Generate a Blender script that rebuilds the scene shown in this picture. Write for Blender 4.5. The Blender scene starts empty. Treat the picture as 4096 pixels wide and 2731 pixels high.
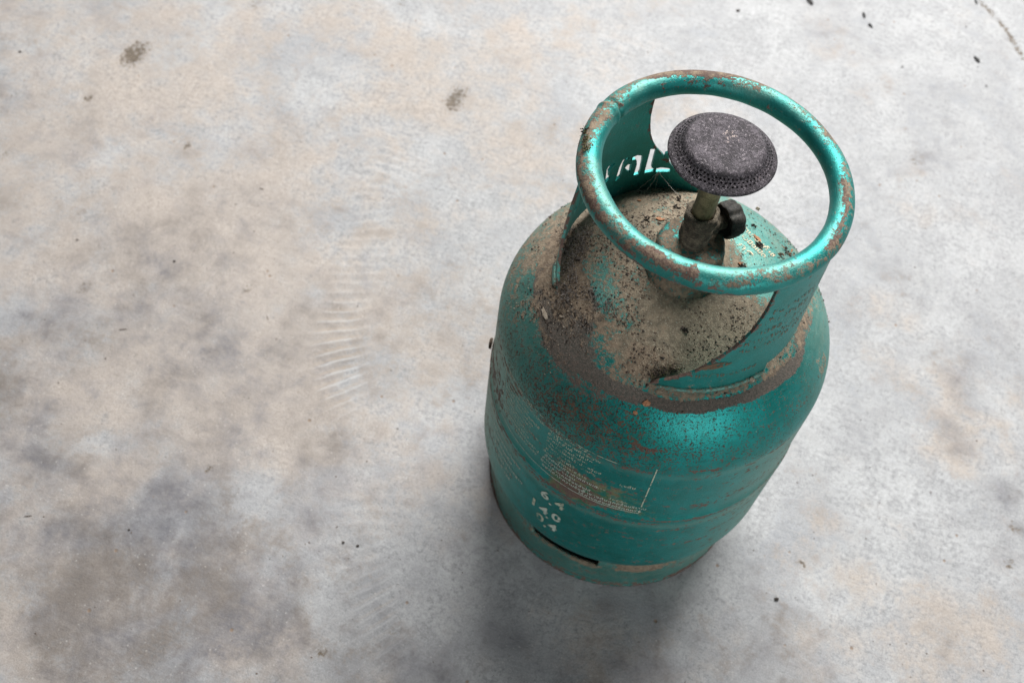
import bpy, bmesh, math, random
import numpy as np
from mathutils import Matrix, Vector

random.seed(7)
rng = np.random.default_rng(11)
S = 0.12                                   # one model unit = the tank's radius = 12 cm
D2R = math.pi / 180
sc = bpy.context.scene
col = sc.collection

# ---------------------------------------------------------------- camera
CF, CD, CH, CPS, CTI, CRL = 4200.0, 3.66406, 7.15922, -0.243313, 1.005572, 0.135257
fw = np.array([math.sin(CPS) * math.cos(CTI), math.cos(CPS) * math.cos(CTI), -math.sin(CTI)])
rt = np.cross(fw, [0, 0, 1.0]); rt /= np.linalg.norm(rt)
up = np.cross(rt, fw)
cr = rt * math.cos(CRL) + up * math.sin(CRL)
cu = -rt * math.sin(CRL) + up * math.cos(CRL)
cpos = np.array([0, -CD, CH])
cam = bpy.data.cameras.new('camera')
cam.lens = CF / 4096 * 36
cam.sensor_width = 36
cam.clip_start = 0.02
cam.clip_end = 200
camo = bpy.data.objects.new('camera', cam)
col.objects.link(camo)
m = Matrix.Identity(4)
for i in range(3):
    m[i][0], m[i][1], m[i][2], m[i][3] = cr[i], cu[i], -fw[i], cpos[i] * S
camo.matrix_world = m
cam.dof.use_dof = True
cam.dof.focus_distance = 5.35 * S
cam.dof.aperture_fstop = 10
sc.camera = camo

# ---------------------------------------------------------------- light: under a roof, daylight through wide openings
w = bpy.data.worlds.new('World')
sc.world = w
w.use_nodes = True
bgn = w.node_tree.nodes['Background']
bgn.inputs[0].default_value = (.95, .97, 1.0, 1)
bgn.inputs[1].default_value = 0.078


def opening(name, loc, target, sx, sy, watts, color):
    l = bpy.data.lights.new(name, 'AREA'); l.shape = 'RECTANGLE'; l.size = sx; l.size_y = sy
    l.energy = watts; l.color = color
    o = bpy.data.objects.new(name, l); col.objects.link(o)
    o.location = loc
    o.rotation_euler = (Vector(loc) - Vector(target)).to_track_quat('Z', 'Y').to_euler()


opening('daylight_behind', (-.06, 2.30, 2.65), (0, 0, .2), 2.4, 1.7, 272, (1.0, .995, .98))
opening('daylight_front', (1.55, -1.75, 1.30), (0, 0, .25), 1.1, .8, 30, (.97, .99, 1.0))
sc.view_settings.view_transform = 'Standard'
sc.view_settings.look = 'None'
sc.view_settings.gamma = 1
sc.view_settings.exposure = 0.0


def at(px, py, z=0.0):
    """Where the ray of a pixel of the photograph (4096 wide) meets a level plane, in model units."""
    d = fw + (px - 2048) / CF * cr - (py - 1365.5) / CF * cu
    t = (z - cpos[2]) / d[2]
    return cpos + t * d


# ---------------------------------------------------------------- numpy noise
def vnoise(P, seed=0):
    P = np.asarray(P, float)
    i = np.floor(P).astype(np.int64); f = P - i
    f = f * f * (3 - 2 * f)
    def h(a, b, c):
        n = (a * 374761393 + b * 668265263 + c * 2147483647 + seed * 974711) & 0xffffffff
        n = ((n ^ (n >> 13)) * 1274126177) & 0xffffffff
        return ((n ^ (n >> 16)) & 0xffff) / 65535.0
    x, y, z = i[..., 0], i[..., 1], i[..., 2]
    r = 0
    for dx in (0, 1):
        for dy in (0, 1):
            for dz in (0, 1):
                wgt = (f[..., 0] if dx else 1 - f[..., 0]) * (f[..., 1] if dy else 1 - f[..., 1]) * (f[..., 2] if dz else 1 - f[..., 2])
                r = r + wgt * h(x + dx, y + dy, z + dz)
    return r


def fbm(P, scale, octv=4, seed=0):
    P = np.asarray(P, float) * scale
    a, s, r = 1.0, 0.0, 0
    for o in range(octv):
        r = r + a * vnoise(P * 2 ** o + 17.3 * o, seed + o)
        s += a; a *= 0.55
    return r / s                              # about 0.5 +- 0.2


def sstep(x, lo, hi):
    t = np.clip((x - lo) / (hi - lo), 0, 1)
    return t * t * (3 - 2 * t)


def daz(a, b):
    return (a - b + 180) % 360 - 180


def bump(az, r, a0, wa, r0, wr, soft=0.35):
    """Soft-edged box in (azimuth, r)."""
    d = np.maximum(np.abs(daz(az, a0)) / wa, np.abs(r - r0) / wr)
    return 1 - sstep(d, 1 - soft, 1 + soft)


# ---------------------------------------------------------------- object helpers
def put(o, parent=None, label=None, cat=None, group=None, kind=None):
    if o.name not in col.objects:
        col.objects.link(o)
    if parent is not None:
        o.parent = parent
    if label: o['label'] = label
    if cat: o['category'] = cat
    if group: o['group'] = group
    if kind: o['kind'] = kind
    return o


def mesh_np(name, V, F, mat=None, parent=None, attrs=None, smooth=True, loc=None):
    """V (n,3) model units, F (m,4) or list of lists."""
    me = bpy.data.meshes.new(name)
    V = np.asarray(V, float) * S
    if loc is not None:
        V = V - np.asarray(loc) * S
    if isinstance(F, np.ndarray):
        k = F.shape[1]
        me.vertices.add(len(V)); me.vertices.foreach_set('co', V.ravel())
        me.loops.add(F.size); me.loops.foreach_set('vertex_index', F.ravel().astype(np.int32))
        me.polygons.add(len(F))
        me.polygons.foreach_set('loop_start', (np.arange(len(F)) * k).astype(np.int32))
        me.update(calc_edges=True)
    else:
        me.from_pydata([tuple(v) for v in V], [], F)
        me.update()
    me.validate()
    for n_, a in (attrs or {}).items():
        a = np.asarray(a, float)
        if a.ndim == 1:
            at_ = me.attributes.new(n_, 'FLOAT', 'POINT'); at_.data.foreach_set('value', a.astype(np.float32))
        else:
            at_ = me.attributes.new(n_, 'FLOAT_VECTOR', 'POINT'); at_.data.foreach_set('vector', a.astype(np.float32).ravel())
    if smooth:
        me.polygons.foreach_set('use_smooth', np.ones(len(me.polygons), bool))
    if mat: me.materials.append(mat)
    o = bpy.data.objects.new(name, me)
    if loc is not None:
        o.location = Vector(np.asarray(loc) * S)
    return put(o, parent)


def grid_faces(nu, nv, wrapu=False, wrapv=False, keep=None):
    iu = np.arange(nu if wrapu else nu - 1); iv = np.arange(nv if wrapv else nv - 1)
    a, b = np.meshgrid(iu, iv, indexing='ij')
    a2 = (a + 1) % nu; b2 = (b + 1) % nv
    F = np.stack([a * nv + b, a2 * nv + b, a2 * nv + b2, a * nv + b2], -1).reshape(-1, 4)
    if keep is not None:
        F = F[keep.reshape(-1)]
    return F


def cyl(az, r, z):
    a = np.asarray(az) * D2R
    return np.stack([r * np.sin(a), -r * np.cos(a), z + 0 * a], -1)


def lathe(name, prof, n, mat, parent, axis=None, origin=(0, 0, 0), rmod=None, attrs=None, loc=None, closed=False, jit=0.0):
    prof = np.array(prof, float)
    az = np.arange(n) / n * 360
    A, R = np.meshgrid(az, prof[:, 0], indexing='ij')
    Z = np.meshgrid(az, prof[:, 1], indexing='ij')[1]
    if rmod is not None: R = R * rmod(A, np.arange(len(prof))[None, :])
    P = cyl(A, R, Z)
    if jit:
        P = P + (fbm(P, 18, 3, 5)[..., None] - .5) * jit * (R[..., None] > 1e-4)
    if axis is not None:
        ax = np.array(axis, float); ax /= np.linalg.norm(ax)
        t = np.cross(ax, [0, 0, 1.0]); t = t / np.linalg.norm(t) if np.linalg.norm(t) > 1e-6 else np.array([1.0, 0, 0])
        s = np.cross(ax, t)
        P = P[..., 0:1] * t + P[..., 1:2] * s + P[..., 2:3] * ax
    P = P + np.array(origin, float)
    return mesh_np(name, P.reshape(-1, 3), grid_faces(n, len(prof), wrapu=True, wrapv=closed), mat, parent, attrs, loc=loc)


def densify(prof, step):
    out = [prof[0]]
    for a, b in zip(prof[:-1], prof[1:]):
        k = max(1, int(math.hypot(b[0] - a[0], b[1] - a[1]) / step))
        out += [(a[0] + (b[0] - a[0]) * t / k, a[1] + (b[1] - a[1]) * t / k) for t in range(1, k + 1)]
    return out


# ---------------------------------------------------------------- node helpers
class NB:
    def __init__(s, name):
        s.m = bpy.data.materials.new(name); s.m.use_nodes = True
        s.t = s.m.node_tree
        s.b = s.t.nodes['Principled BSDF']
        s.tc = s.t.nodes.new('ShaderNodeTexCoord')
    def n(s, k): return s.t.nodes.new(k)
    def link(s, a, b): s.t.links.new(a, b)
    def _in(s, sock, v):
        if hasattr(v, 'links'): s.link(v, sock)
        elif isinstance(v, (tuple, list)) and len(v) == 3 and sock.type == 'RGBA': sock.default_value = (*v, 1)
        else: sock.default_value = v
    def attr(s, name, vec=False):
        a = s.n('ShaderNodeAttribute'); a.attribute_name = name
        return a.outputs['Vector' if vec else 'Fac']
    def noise(s, scale, detail=3, rough=.6, vec=None, dist=0.0):
        a = s.n('ShaderNodeTexNoise'); a.inputs['Scale'].default_value = scale
        a.inputs['Detail'].default_value = detail; a.inputs['Roughness'].default_value = rough
        a.inputs['Distortion'].default_value = dist
        s.link(vec if vec is not None else s.tc.outputs['Object'], a.inputs['Vector'])
        return a.outputs['Fac']
    def vor(s, scale, vec=None):
        a = s.n('ShaderNodeTexVoronoi'); a.inputs['Scale'].default_value = scale
        s.link(vec if vec is not None else s.tc.outputs['Object'], a.inputs['Vector'])
        return a.outputs['Distance']
    def mt(s, op, a, b=0.0, c=None):
        x = s.n('ShaderNodeMath'); x.operation = op
        s._in(x.inputs[0], a); s._in(x.inputs[1], b)
        if c is not None: s._in(x.inputs[2], c)
        return x.outputs[0]
    def sm(s, v, lo, hi, a=0.0, b=1.0):
        x = s.n('ShaderNodeMapRange'); x.interpolation_type = 'SMOOTHSTEP'
        s._in(x.inputs[0], v); x.inputs[1].default_value = lo; x.inputs[2].default_value = hi
        x.inputs[3].default_value = a; x.inputs[4].default_value = b
        return x.outputs[0]
    def sum(s, base, *terms):
        """base + sum k*(noise-.5)"""
        v = base
        for n_, k in terms:
            v = s.mt('ADD', v, s.mt('MULTIPLY', s.mt('SUBTRACT', n_, .5), k))
        return v
    def mix(s, f, a, b):
        x = s.n('ShaderNodeMix'); x.data_type = 'RGBA'
        s._in(x.inputs[0], f); s._in(x.inputs[6], a); s._in(x.inputs[7], b)
        return x.outputs[2]
    def mixf(s, f, a, b):
        x = s.n('ShaderNodeMix'); x.data_type = 'FLOAT'
        s._in(x.inputs[0], f); s._in(x.inputs[2], a); s._in(x.inputs[3], b)
        return x.outputs[0]
    def scalev(s, vec, v3):
        x = s.n('ShaderNodeVectorMath'); x.operation = 'MULTIPLY'
        s.link(vec, x.inputs[0]); x.inputs[1].default_value = v3
        return x.outputs[0]
    def bump(s, h, strength=.4, dist=.001, prev=None):
        x = s.n('ShaderNodeBump'); x.inputs['Strength'].default_value = strength
        x.inputs['Distance'].default_value = dist
        s.link(h, x.inputs['Height'])
        if prev is not None: s.link(prev, x.inputs['Normal'])
        return x.outputs[0]
    def out(s, color, rough=.6, metal=0.0, normal=None, spec=None):
        s._in(s.b.inputs['Base Color'], color); s._in(s.b.inputs['Roughness'], rough)
        s._in(s.b.inputs['Metallic'], metal)
        if spec is not None: s.b.inputs['Specular IOR Level'].default_value = spec
        if normal is not None: s.link(normal, s.b.inputs['Normal'])
        return s.m


def paint_material():
    """Worn teal metallic paint. Point attributes: dust, grime (brown dirt), rust, film (thin grey dust plus painted pale sheen), nc (streak coordinates)."""
    b = NB('worn_teal_paint')
    nc = b.attr('nc', True)
    fine = b.noise(1500, 2, .7)
    grain = b.noise(700, 3, .7)
    mid = b.noise(230, 4, .65)
    coarse = b.noise(60, 4, .6)
    streak = b.noise(160, 4, .65, vec=nc)
    streakf = b.noise(520, 3, .65, vec=nc)
    dust, grime, rust, film = b.attr('dust'), b.attr('grime'), b.attr('rust'), b.attr('film')
    teal = b.mix(b.sm(b.sum(coarse, (fine, .5)), .2, .8), (.001, .195, .172), (.003, .285, .272))
    teal = b.mix(b.sm(streakf, .60, .68, 0, .45), teal, (.004, .11, .095))
    teal = b.mix(b.sm(b.sum(b.noise(900, 2, .6, vec=nc), (mid, .6)), .68, .74, 0, .5), teal, (.06, .36, .32))
    # thin dust film over the paint, its pale sheen put into the colour
    f = b.mt('MULTIPLY', film, b.sm(b.sum(mid, (streak, .8), (fine, .8)), .2, .8, .55, 1.1))
    c = b.mix(f, teal, (.27, .335, .265))
    stn = b.mt('MULTIPLY', b.sm(b.sum(b.attr('stain'), (mid, 1.6), (streak, .8), (coarse, .8)), .35, .85, 0, .75), b.sm(b.attr('stain'), .02, .2))
    c = b.mix(stn, c, b.mix(b.sm(coarse, .4, .6), (.05, .12, .03), (.25, .15, .045)))
    # rust where the paint is gone
    rm = b.sm(b.sum(rust, (mid, 1.5), (streak, 1.6), (grain, .7)), .47, .56)
    rc = b.mix(b.sm(grain, .3, .7), (.080, .046, .035), (.19, .125, .10))
    rc = b.mix(b.sm(coarse, .45, .62), rc, (.12, .085, .072))
    c = b.mix(rm, c, rc)
    # fine brown specks
    sp = b.sm(b.sum(b.mt('MULTIPLY', b.attr('speck'), 1.0), (grain, 2.2), (fine, 1.2), (mid, .8)), .62, .78)
    c = b.mix(sp, c, b.mix(b.sm(mid, .4, .6), (.03, .022, .018), (.12, .07, .045)))
    # dark brown grime
    gm = b.sm(b.sum(grime, (mid, 1.0), (grain, .8), (coarse, .7)), .38, .62)
    gc = b.mix(b.sm(grain, .3, .7), (.065, .045, .036), (.145, .105, .086))
    gc = b.mix(b.sm(fine, .62, .72), gc, (.30, .26, .23))
    c = b.mix(b.mt('MULTIPLY', gm, .93), c, gc)
    # dry beige dust
    dm = b.sm(b.sum(dust, (mid, 1.4), (grain, 1.4), (fine, .7), (coarse, .9)), .28, .62)
    dc = b.mix(b.sm(mid, .3, .7), (.135, .096, .064), (.275, .208, .142))
    dc = b.mix(b.sm(b.sum(fine, (grain, .7)), .62, .74), dc, (.11, .08, .06))
    dc = b.mix(b.sm(b.sum(fine, (grain, .7)), .40, .30), dc, (.42, .36, .28))
    c = b.mix(b.mt('MULTIPLY', dm, .95), c, dc)
    cover = b.mt('MAXIMUM', b.mt('MAXIMUM', dm, gm), b.mt('MAXIMUM', rm, b.mt('MAXIMUM', sp, stn)))
    rough = b.mixf(cover, b.mixf(f, .49, .66), .92)
    metal = b.mixf(cover, b.mixf(f, .76, .25), 0.0)
    h = b.mt('ADD', b.mt('MULTIPLY', cover, .6), b.mt('MULTIPLY', b.sum(0.0, (fine, .8), (grain, 1.6)), b.mt('MULTIPLY_ADD', cover, .65, .35)))
    n1 = b.bump(b.sum(coarse, (b.noise(25, 2), 2.0)), .09, .002)
    n2 = b.bump(h, .45, .0009, n1)
    b.link(b.mt('MULTIPLY', b.mt('SUBTRACT', 1.0, cover), .12), b.b.inputs['Coat Weight'])
    b.b.inputs['Coat Roughness'].default_value = .38
    return b.out(c, rough, metal, n2, spec=.5)


def simple(name, c1, c2, scale=300, rough=.8, metal=0, bstr=.5, bd=.0008, c3=None, t3=(.62, .7), scale2=900):
    b = NB(name)
    n1, n2 = b.noise(scale, 4, .65), b.noise(scale2, 3, .7)
    c = b.mix(b.sm(b.sum(n1, (n2, .6)), .3, .7), c1, c2)
    if c3: c = b.mix(b.sm(b.sum(n2, (n1, .6)), *t3), c, c3)
    return b.out(c, rough, metal, b.bump(b.sum(n1, (n2, 1.0)), bstr, bd))


PAINT = paint_material()
def burner_material():
    b = NB('sooty_cast_iron')
    g, f, m_ = b.noise(620, 4, .75), b.noise(1500, 2, .7), b.noise(120, 4, .6)
    c = b.mix(b.sm(b.sum(g, (f, .8), (m_, .7)), .36, .68), (.026, .021, .025), (.108, .092, .106))
    c = b.mix(b.sm(b.sum(f, (g, .9)), .66, .72), c, (.34, .30, .31))
    c = b.mix(b.sm(b.sum(f, (g, 1.0)), .36, .28), c, (.015, .012, .014))
    c = b.mix(b.sm(b.sum(b.attr('spot'), (g, 1.6), (f, .8)), .50, .62), c, (.62, .50, .44))
    c = b.mix(b.sm(b.sum(b.attr('tan'), (g, 1.6), (m_, 1.2)), .45, .75), c, (.17, .125, .10))
    return b.out(c, .58, .35, b.bump(b.sum(g, (f, .9), (m_, 1.5)), .6, .0011))


BURNER = burner_material()
BRASS = simple('dull_brass', (.10, .088, .042), (.26, .225, .12), 200, .5, .25, .3, .0005, (.07, .055, .035), (.62, .70), 1100)
VALVE = simple('dirty_valve_metal', (.06, .048, .035), (.21, .17, .12), 240, .9, .05, 1.0, .0018, (.33, .27, .20), (.60, .70), 1200)
KNOB = simple('black_plastic', (.020, .018, .016), (.085, .077, .066), 300, .7, 0, .3, .0004, (.16, .14, .115), (.66, .76), 1200)
FLAKE = simple('orange_rust_flake', (.24, .10, .045), (.42, .21, .11), 500, .85)
CRUMB = simple('black_crumb', (.018, .014, .011), (.06, .045, .035), 700, .9)
PALE = simple('pale_grit', (.28, .22, .16), (.48, .41, .33), 700, .95)
BROWN = simple('brown_grit', (.06, .042, .03), (.15, .105, .075), 700, .95)
LINT = simple('grey_lint', (.09, .08, .075), (.24, .21, .19), 400, 1.0)
MOSS = simple('mossy_dirt', (.04, .04, .014), (.19, .17, .075), 700, 1.0)
CHAR = simple('charcoal', (.010, .010, .010), (.045, .042, .04), 500, .8)
WEB = simple('cobweb_silk', (.30, .28, .25), (.5, .47, .42), 500, .9)
RUSTTXT = None


def worn_print(name, color, keep, edge=.10, rough=.7):
    """Old lettering: a real thin print, patchy where it has flaked off."""
    b = NB(name)
    k = b.sum(b.noise(260, 3, .6), (b.noise(900, 3, .7), .9), (b.noise(60, 2), .7))
    al = b.sm(k, keep - edge, keep + edge)
    b._in(b.b.inputs['Alpha'], al)
    return b.out(color, rough)


PRINT_FAINT = worn_print('worn_cream_print', (.50, .55, .42), .455)
PRINT = worn_print('cream_print', (.50, .58, .50), .33)
RUSTTXT = worn_print('rusty_embossing', (.16, .105, .062), .515, .09, .9)
RUSTLOGO = worn_print('rusty_emblem', (.13, .085, .05), .42, .08, .9)


# ---------------------------------------------------------------- concrete floor
def floor():
    step = .017
    xs = np.concatenate([-(7.6 + (np.arange(16, 0, -1) / 16) ** 2 * 22), np.arange(-7.6, 3.6, step), 3.6 + (np.arange(1, 17) / 16) ** 2 * 24])
    ys = np.concatenate([-(3.4 + (np.arange(16, 0, -1) / 16) ** 2 * 24), np.arange(-3.4, 7.4, step), 7.4 + (np.arange(1, 17) / 16) ** 2 * 22])
    X, Y = np.meshgrid(xs, ys, indexing='ij')
    P = np.stack([X, Y, 0 * X], -1)
    big = fbm(P, .55, 4, 3); med = fbm(P, 1.7, 4, 9); fin = fbm(P, 5.5, 3, 21)
    Pw = P + ((np.stack([fbm(P, 1.6, 3, 31), fbm(P, 1.6, 3, 41), 0 * X], -1) - .5) * 1.1)

    def blob(px, py, rx, amt, ry=None, warp=1.0, ang=0):
        c = at(px, py)
        e = at(px + rx, py) - c; rr = np.linalg.norm(e)
        ry_ = (ry or rx); r2 = np.linalg.norm(at(px, py + ry_) - c)
        Q = P * (1 - warp) + Pw * warp
        dx, dy = Q[..., 0] - c[0], Q[..., 1] - c[1]
        ca, sa = math.cos(ang), math.sin(ang)
        u, v = (dx * ca + dy * sa) / rr, (-dx * sa + dy * ca) / r2
        return amt * np.exp(-(u * u + v * v) ** 1.0)

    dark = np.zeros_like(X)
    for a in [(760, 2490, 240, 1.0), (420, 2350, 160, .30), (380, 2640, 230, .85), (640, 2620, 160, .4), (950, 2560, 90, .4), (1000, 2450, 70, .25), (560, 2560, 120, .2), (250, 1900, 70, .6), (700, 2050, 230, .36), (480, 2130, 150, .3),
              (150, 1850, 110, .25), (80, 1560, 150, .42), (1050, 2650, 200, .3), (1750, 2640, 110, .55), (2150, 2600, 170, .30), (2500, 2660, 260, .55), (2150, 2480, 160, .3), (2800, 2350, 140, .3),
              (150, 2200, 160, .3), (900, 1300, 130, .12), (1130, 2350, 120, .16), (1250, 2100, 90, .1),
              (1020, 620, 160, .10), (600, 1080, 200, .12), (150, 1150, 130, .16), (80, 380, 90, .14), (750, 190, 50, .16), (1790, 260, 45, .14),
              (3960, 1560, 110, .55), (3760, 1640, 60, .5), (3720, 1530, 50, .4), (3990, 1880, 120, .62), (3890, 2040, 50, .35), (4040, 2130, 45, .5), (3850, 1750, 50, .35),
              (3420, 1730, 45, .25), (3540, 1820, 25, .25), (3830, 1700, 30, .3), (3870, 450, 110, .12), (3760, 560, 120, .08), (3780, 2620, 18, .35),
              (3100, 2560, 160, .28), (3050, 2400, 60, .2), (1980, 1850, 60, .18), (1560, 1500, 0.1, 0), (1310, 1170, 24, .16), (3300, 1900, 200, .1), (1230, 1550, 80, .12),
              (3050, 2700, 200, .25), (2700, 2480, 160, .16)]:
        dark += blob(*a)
    beige = .10 + .34 * sstep(-X, -.2, 2.2)
    for a in [(330, 500, 420, .30), (820, 950, 330, .45), (620, 820, 160, .2), (430, 1500, 230, .5), (300, 2000, 120, .5), (900, 1500, 300, .35), (850, 1750, 260, .3),
              (1150, 1600, 200, .25), (1200, 1850, 160, .35), (900, 2400, 220, .3), (1520, 240, 90, .35), (1250, 420, 120, .2), (560, 150, 180, .2), (1400, 1000, 100, .25),
              (780, 2440, 45, .8), (960, 2560, 30, .6), (1150, 2500, 150, .35), (100, 1300, 160, .25), (130, 2600, 160, .35), (1050, 1150, 160, .25), (1430, 1240, 90, .2),
              (3900, 1550, 100, .5), (3800, 1750, 120, .45), (4040, 1700, 90, .4), (3300, 2000, 140, .35), (3550, 1860, 90, .15), (3200, 2180, 100, .3),
              (3850, 2600, 260, .3), (3500, 2300, 220, .2), (3700, 2400, 160, .2), (2600, 2560, 260, .25), (3250, 2600, 120, .3), (600, 500, 200, .2), (150, 130, 160, .15), (3650, 620, 50, .25)]:
        beige += blob(*a)
    dark += .25 * np.exp(-np.maximum(np.hypot(X, Y) - .93, 0) / .07)  # darker ring on the floor close round the base
    dark += .10 + .42 * sstep(-X * .45 - Y * .75, -1.2, 3.2) * (.4 + 1.2 * big)  # broad light falloff painted in along with staining, darker towards near left
    white = 0 * X
    for a in [(1700, 150, 260, .3), (1700, 900, 280, .35), (1750, 1500, 300, .4), (2000, 600, 300, .2), (3300, 1500, 250, .25), (3100, 1950, 160, .25), (3500, 2150, 260, .2), (1500, 700, 90, .2)]:
        white += blob(*a)
    pit = 0 * X
    pits = [(535, 215, 42, 1.2, 44), (1815, 400, 36, .95, 50), (350, 388, 16, .75), (745, 582, 14, .6), (4030, 2250, 22, .6), (3200, 2260, 24, .5, 18),
            (1015, 20, 26, .4), (820, 1878, 20, .5), (1000, 1150, 22, .35, 30), (8, 620, 20, .4, 36), (1380, 1062, 12, .4), (1600, 10, 26, .35), (4050, 2110, 26, .45),
            (345, 1150, 26, .3), (330, 1165, 14, .3), (3660, 640, 16, .3, 30), (2140, 2000, 14, .3), (1860, 2060, 24, .25, 10), (1590, 2530, 26, .3, 10), (1300, 2600, 30, .35), (1268, 2345, 8, .5), (1850, 2390, 8, .5)]
    crk = np.array([(3920, 0), (3960, 38), (4000, 88), (4028, 122), (4052, 165), (4078, 205), (4110, 255)], float)
    for i in range(len(crk) - 1):
        for t in (0, .2, .4, .6, .8):
            q_ = crk[i] * (1 - t) + crk[i + 1] * t
            pits.append((q_[0], q_[1], 9, .42))
    for a in pits:
        p_ = list(a) + [a[2]] * (5 - len(a))
        pit += blob(p_[0], p_[1], p_[2], p_[3], p_[4], warp=.10)
    pit = np.clip(pit, 0, 1)
    # chatter ripples the trowel left: ridges across a curved path
    path = np.array([at(*q)[:2] for q in [(1700, 380), (1640, 560), (1500, 740), (1450, 950), (1400, 1150), (1350, 1400), (1390, 1640), (1500, 1900), (1450, 2150), (1480, 2400), (1560, 2640), (1640, 2800)]])
    pp_ = np.concatenate([path[:1], path, path[-1:]]); sm_ = []
    for i in range(1, len(pp_) - 2):                                   # smooth curve through the points
        for t in np.linspace(0, 1, 6)[:-1]:
            a_, b_, c_, d_ = pp_[i - 1], pp_[i], pp_[i + 1], pp_[i + 2]
            sm_.append(.5 * ((2 * b_) + (c_ - a_) * t + (2 * a_ - 5 * b_ + 4 * c_ - d_) * t * t + (3 * b_ - a_ - 3 * c_ + d_) * t ** 3))
    path = np.array(sm_)
    seg = path[1:] - path[:-1]; sl = np.linalg.norm(seg, axis=1); cs = np.concatenate([[0], np.cumsum(sl)])
    best = np.full(X.shape, 1e9); sv = 0 * X; side = 0 * X
    for i in range(len(seg)):
        dx, dy = X - path[i, 0], Y - path[i, 1]
        t = np.clip((dx * seg[i, 0] + dy * seg[i, 1]) / sl[i] ** 2, 0, 1)
        d = np.hypot(dx - t * seg[i, 0], dy - t * seg[i, 1])
        mk = d < best
        best = np.where(mk, d, best); sv = np.where(mk, cs[i] + t * sl[i], sv)
        side = np.where(mk, np.sign(seg[i, 0] * dy - seg[i, 1] * dx), side)
    pitch = .0945
    # tilt of the ridges against the path
    sd = best * side
    ph = (sv + .22 * sd + (med - .5) * .10) / pitch * 2 * np.pi
    crest = np.clip(.5 + .5 * np.sin(ph + .8 * np.sin(ph)), 0, 1) ** 1.7
    smid = np.interp(5, [0, 11], [0, 1])
    s_strong = cs[25]
    env = (1 - sstep(np.abs(best - .02) / .29, .15, 1.15))
    env = env * (.18 + .95 * np.exp(-((sv - s_strong) / .62) ** 2) + .26 * np.exp(-((sv - cs[10]) / .8) ** 2) + .60 * np.exp(-((sv - cs[46]) / .55) ** 2))
    env = env * sstep(fbm(P, 2.3, 3, 77), .30, .55) if False else env * (.55 + .9 * fbm(P, 1.9, 3, 77))
    ripple = crest * env
    ripl2 = sstep(np.sin((Y * .95 + X * .18 + (med - .5) * .25) / .060 * 2 * np.pi), -.3, 1) * (blob(1050, 330, 150, .55, 90) + blob(1230, 520, 200, .45, 130) + blob(1600, 700, 160, .4, 90) + blob(3900, 600, 120, .25, 60))
    h = (fbm(P, 1.1, 3, 51) - .5) * .018 + (med - .5) * .008 + ripple * .0135 + ripl2 * .003 - pit * .012
    P = P.copy(); P[..., 2] = h
    near = np.exp(-np.maximum(np.hypot(X, Y) - .93, 0) * 6)
    P[..., 2] = h * (1 - near) - .002 * near
    beige = np.clip(beige + (med - .5) * .9 + (fin - .5) * .4, 0, 1)
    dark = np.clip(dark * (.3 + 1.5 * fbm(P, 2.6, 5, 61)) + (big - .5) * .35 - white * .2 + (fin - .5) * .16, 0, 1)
    b = NB('old_concrete')
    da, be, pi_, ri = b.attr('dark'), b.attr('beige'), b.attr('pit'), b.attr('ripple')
    n0, n1, n2, n3 = b.noise(14, 5, .62), b.noise(55, 5, .65), b.noise(230, 4, .65), b.noise(800, 3, .7)
    brush = b.noise(1.0, 5, .65, vec=b.scalev(b.tc.outputs['Object'], (55, 300, 55)))
    n0b = b.noise(9, 5, .62, dist=.6)
    base = b.mix(b.sm(b.sum(n1, (n0, 1.0), (n2, .5)), .36, .64), (.315, .316, .322), (.375, .376, .38))
    base = b.mix(b.sm(b.sum(n0b, (n1, .7), (n2, .5)), .52, .64, 0, .55), base, (.27, .28, .30))
    base = b.mix(b.sm(b.sum(be, (n1, 1.2), (n2, .8), (n0b, .6)), .22, .80), base, (.355, .318, .288))
    b2 = b.noise(1.0, 5, .65, vec=b.scalev(b.tc.outputs['Object'], (190, 34, 90)))
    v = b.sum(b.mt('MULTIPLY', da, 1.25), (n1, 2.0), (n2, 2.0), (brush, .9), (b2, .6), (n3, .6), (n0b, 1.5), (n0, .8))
    stain = b.mix(b.sm(b.sum(n0b, (n0, .8)), .40, .66), (.088, .088, .100), (.125, .108, .096))  # tone of the dark field: stains, base ring and painted light falloff
    off = b.n('ShaderNodeVectorMath'); off.operation = 'ADD'; b.link(b.tc.outputs['Object'], off.inputs[0]); off.inputs[1].default_value = (3.1, 7.7, 1.3)
    off2 = b.n('ShaderNodeVectorMath'); off2.operation = 'ADD'; b.link(b.tc.outputs['Object'], off2.inputs[0]); off2.inputs[1].default_value = (9.3, 2.2, 5.1)
    m1 = b.noise(20, 6, .68, vec=off.outputs[0], dist=.5); m2 = b.noise(26, 6, .68, vec=off2.outputs[0], dist=.5)
    base = b.mix(b.sm(b.sum(be, (m1, 2.0)), .22, 1.1, 0, .68), base, (.372, .325, .288))
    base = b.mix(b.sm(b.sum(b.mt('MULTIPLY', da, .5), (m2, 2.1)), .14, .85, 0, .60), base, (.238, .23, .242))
    v = b.sum(v, (m1, -.8), (m2, 1.1))
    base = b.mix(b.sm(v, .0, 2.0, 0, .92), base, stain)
    gr = b.sum(1.0, (n1, .45), (n2, 1.0), (n3, 1.2), (brush, .45), (b2, .3))
    # faint hairline scuffs and cracks: thin contour lines of slow noise
    for sc2, seed_sc, wd in ((7, 3, .0035), (19, 11, .006)):
        ln = b.mt('ABSOLUTE', b.mt('SUBTRACT', b.noise(sc2, 3, .55, dist=.4), .5), 0)
        ln = b.mt('MULTIPLY', b.sm(ln, wd, wd * .2), b.sm(b.noise(seed_sc, 2, .5), .50, .58))
        gr = b.mt('SUBTRACT', gr, b.mt('MULTIPLY', ln, .11))
    sc_ = b.n('ShaderNodeVectorMath'); sc_.operation = 'SCALE'
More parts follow.
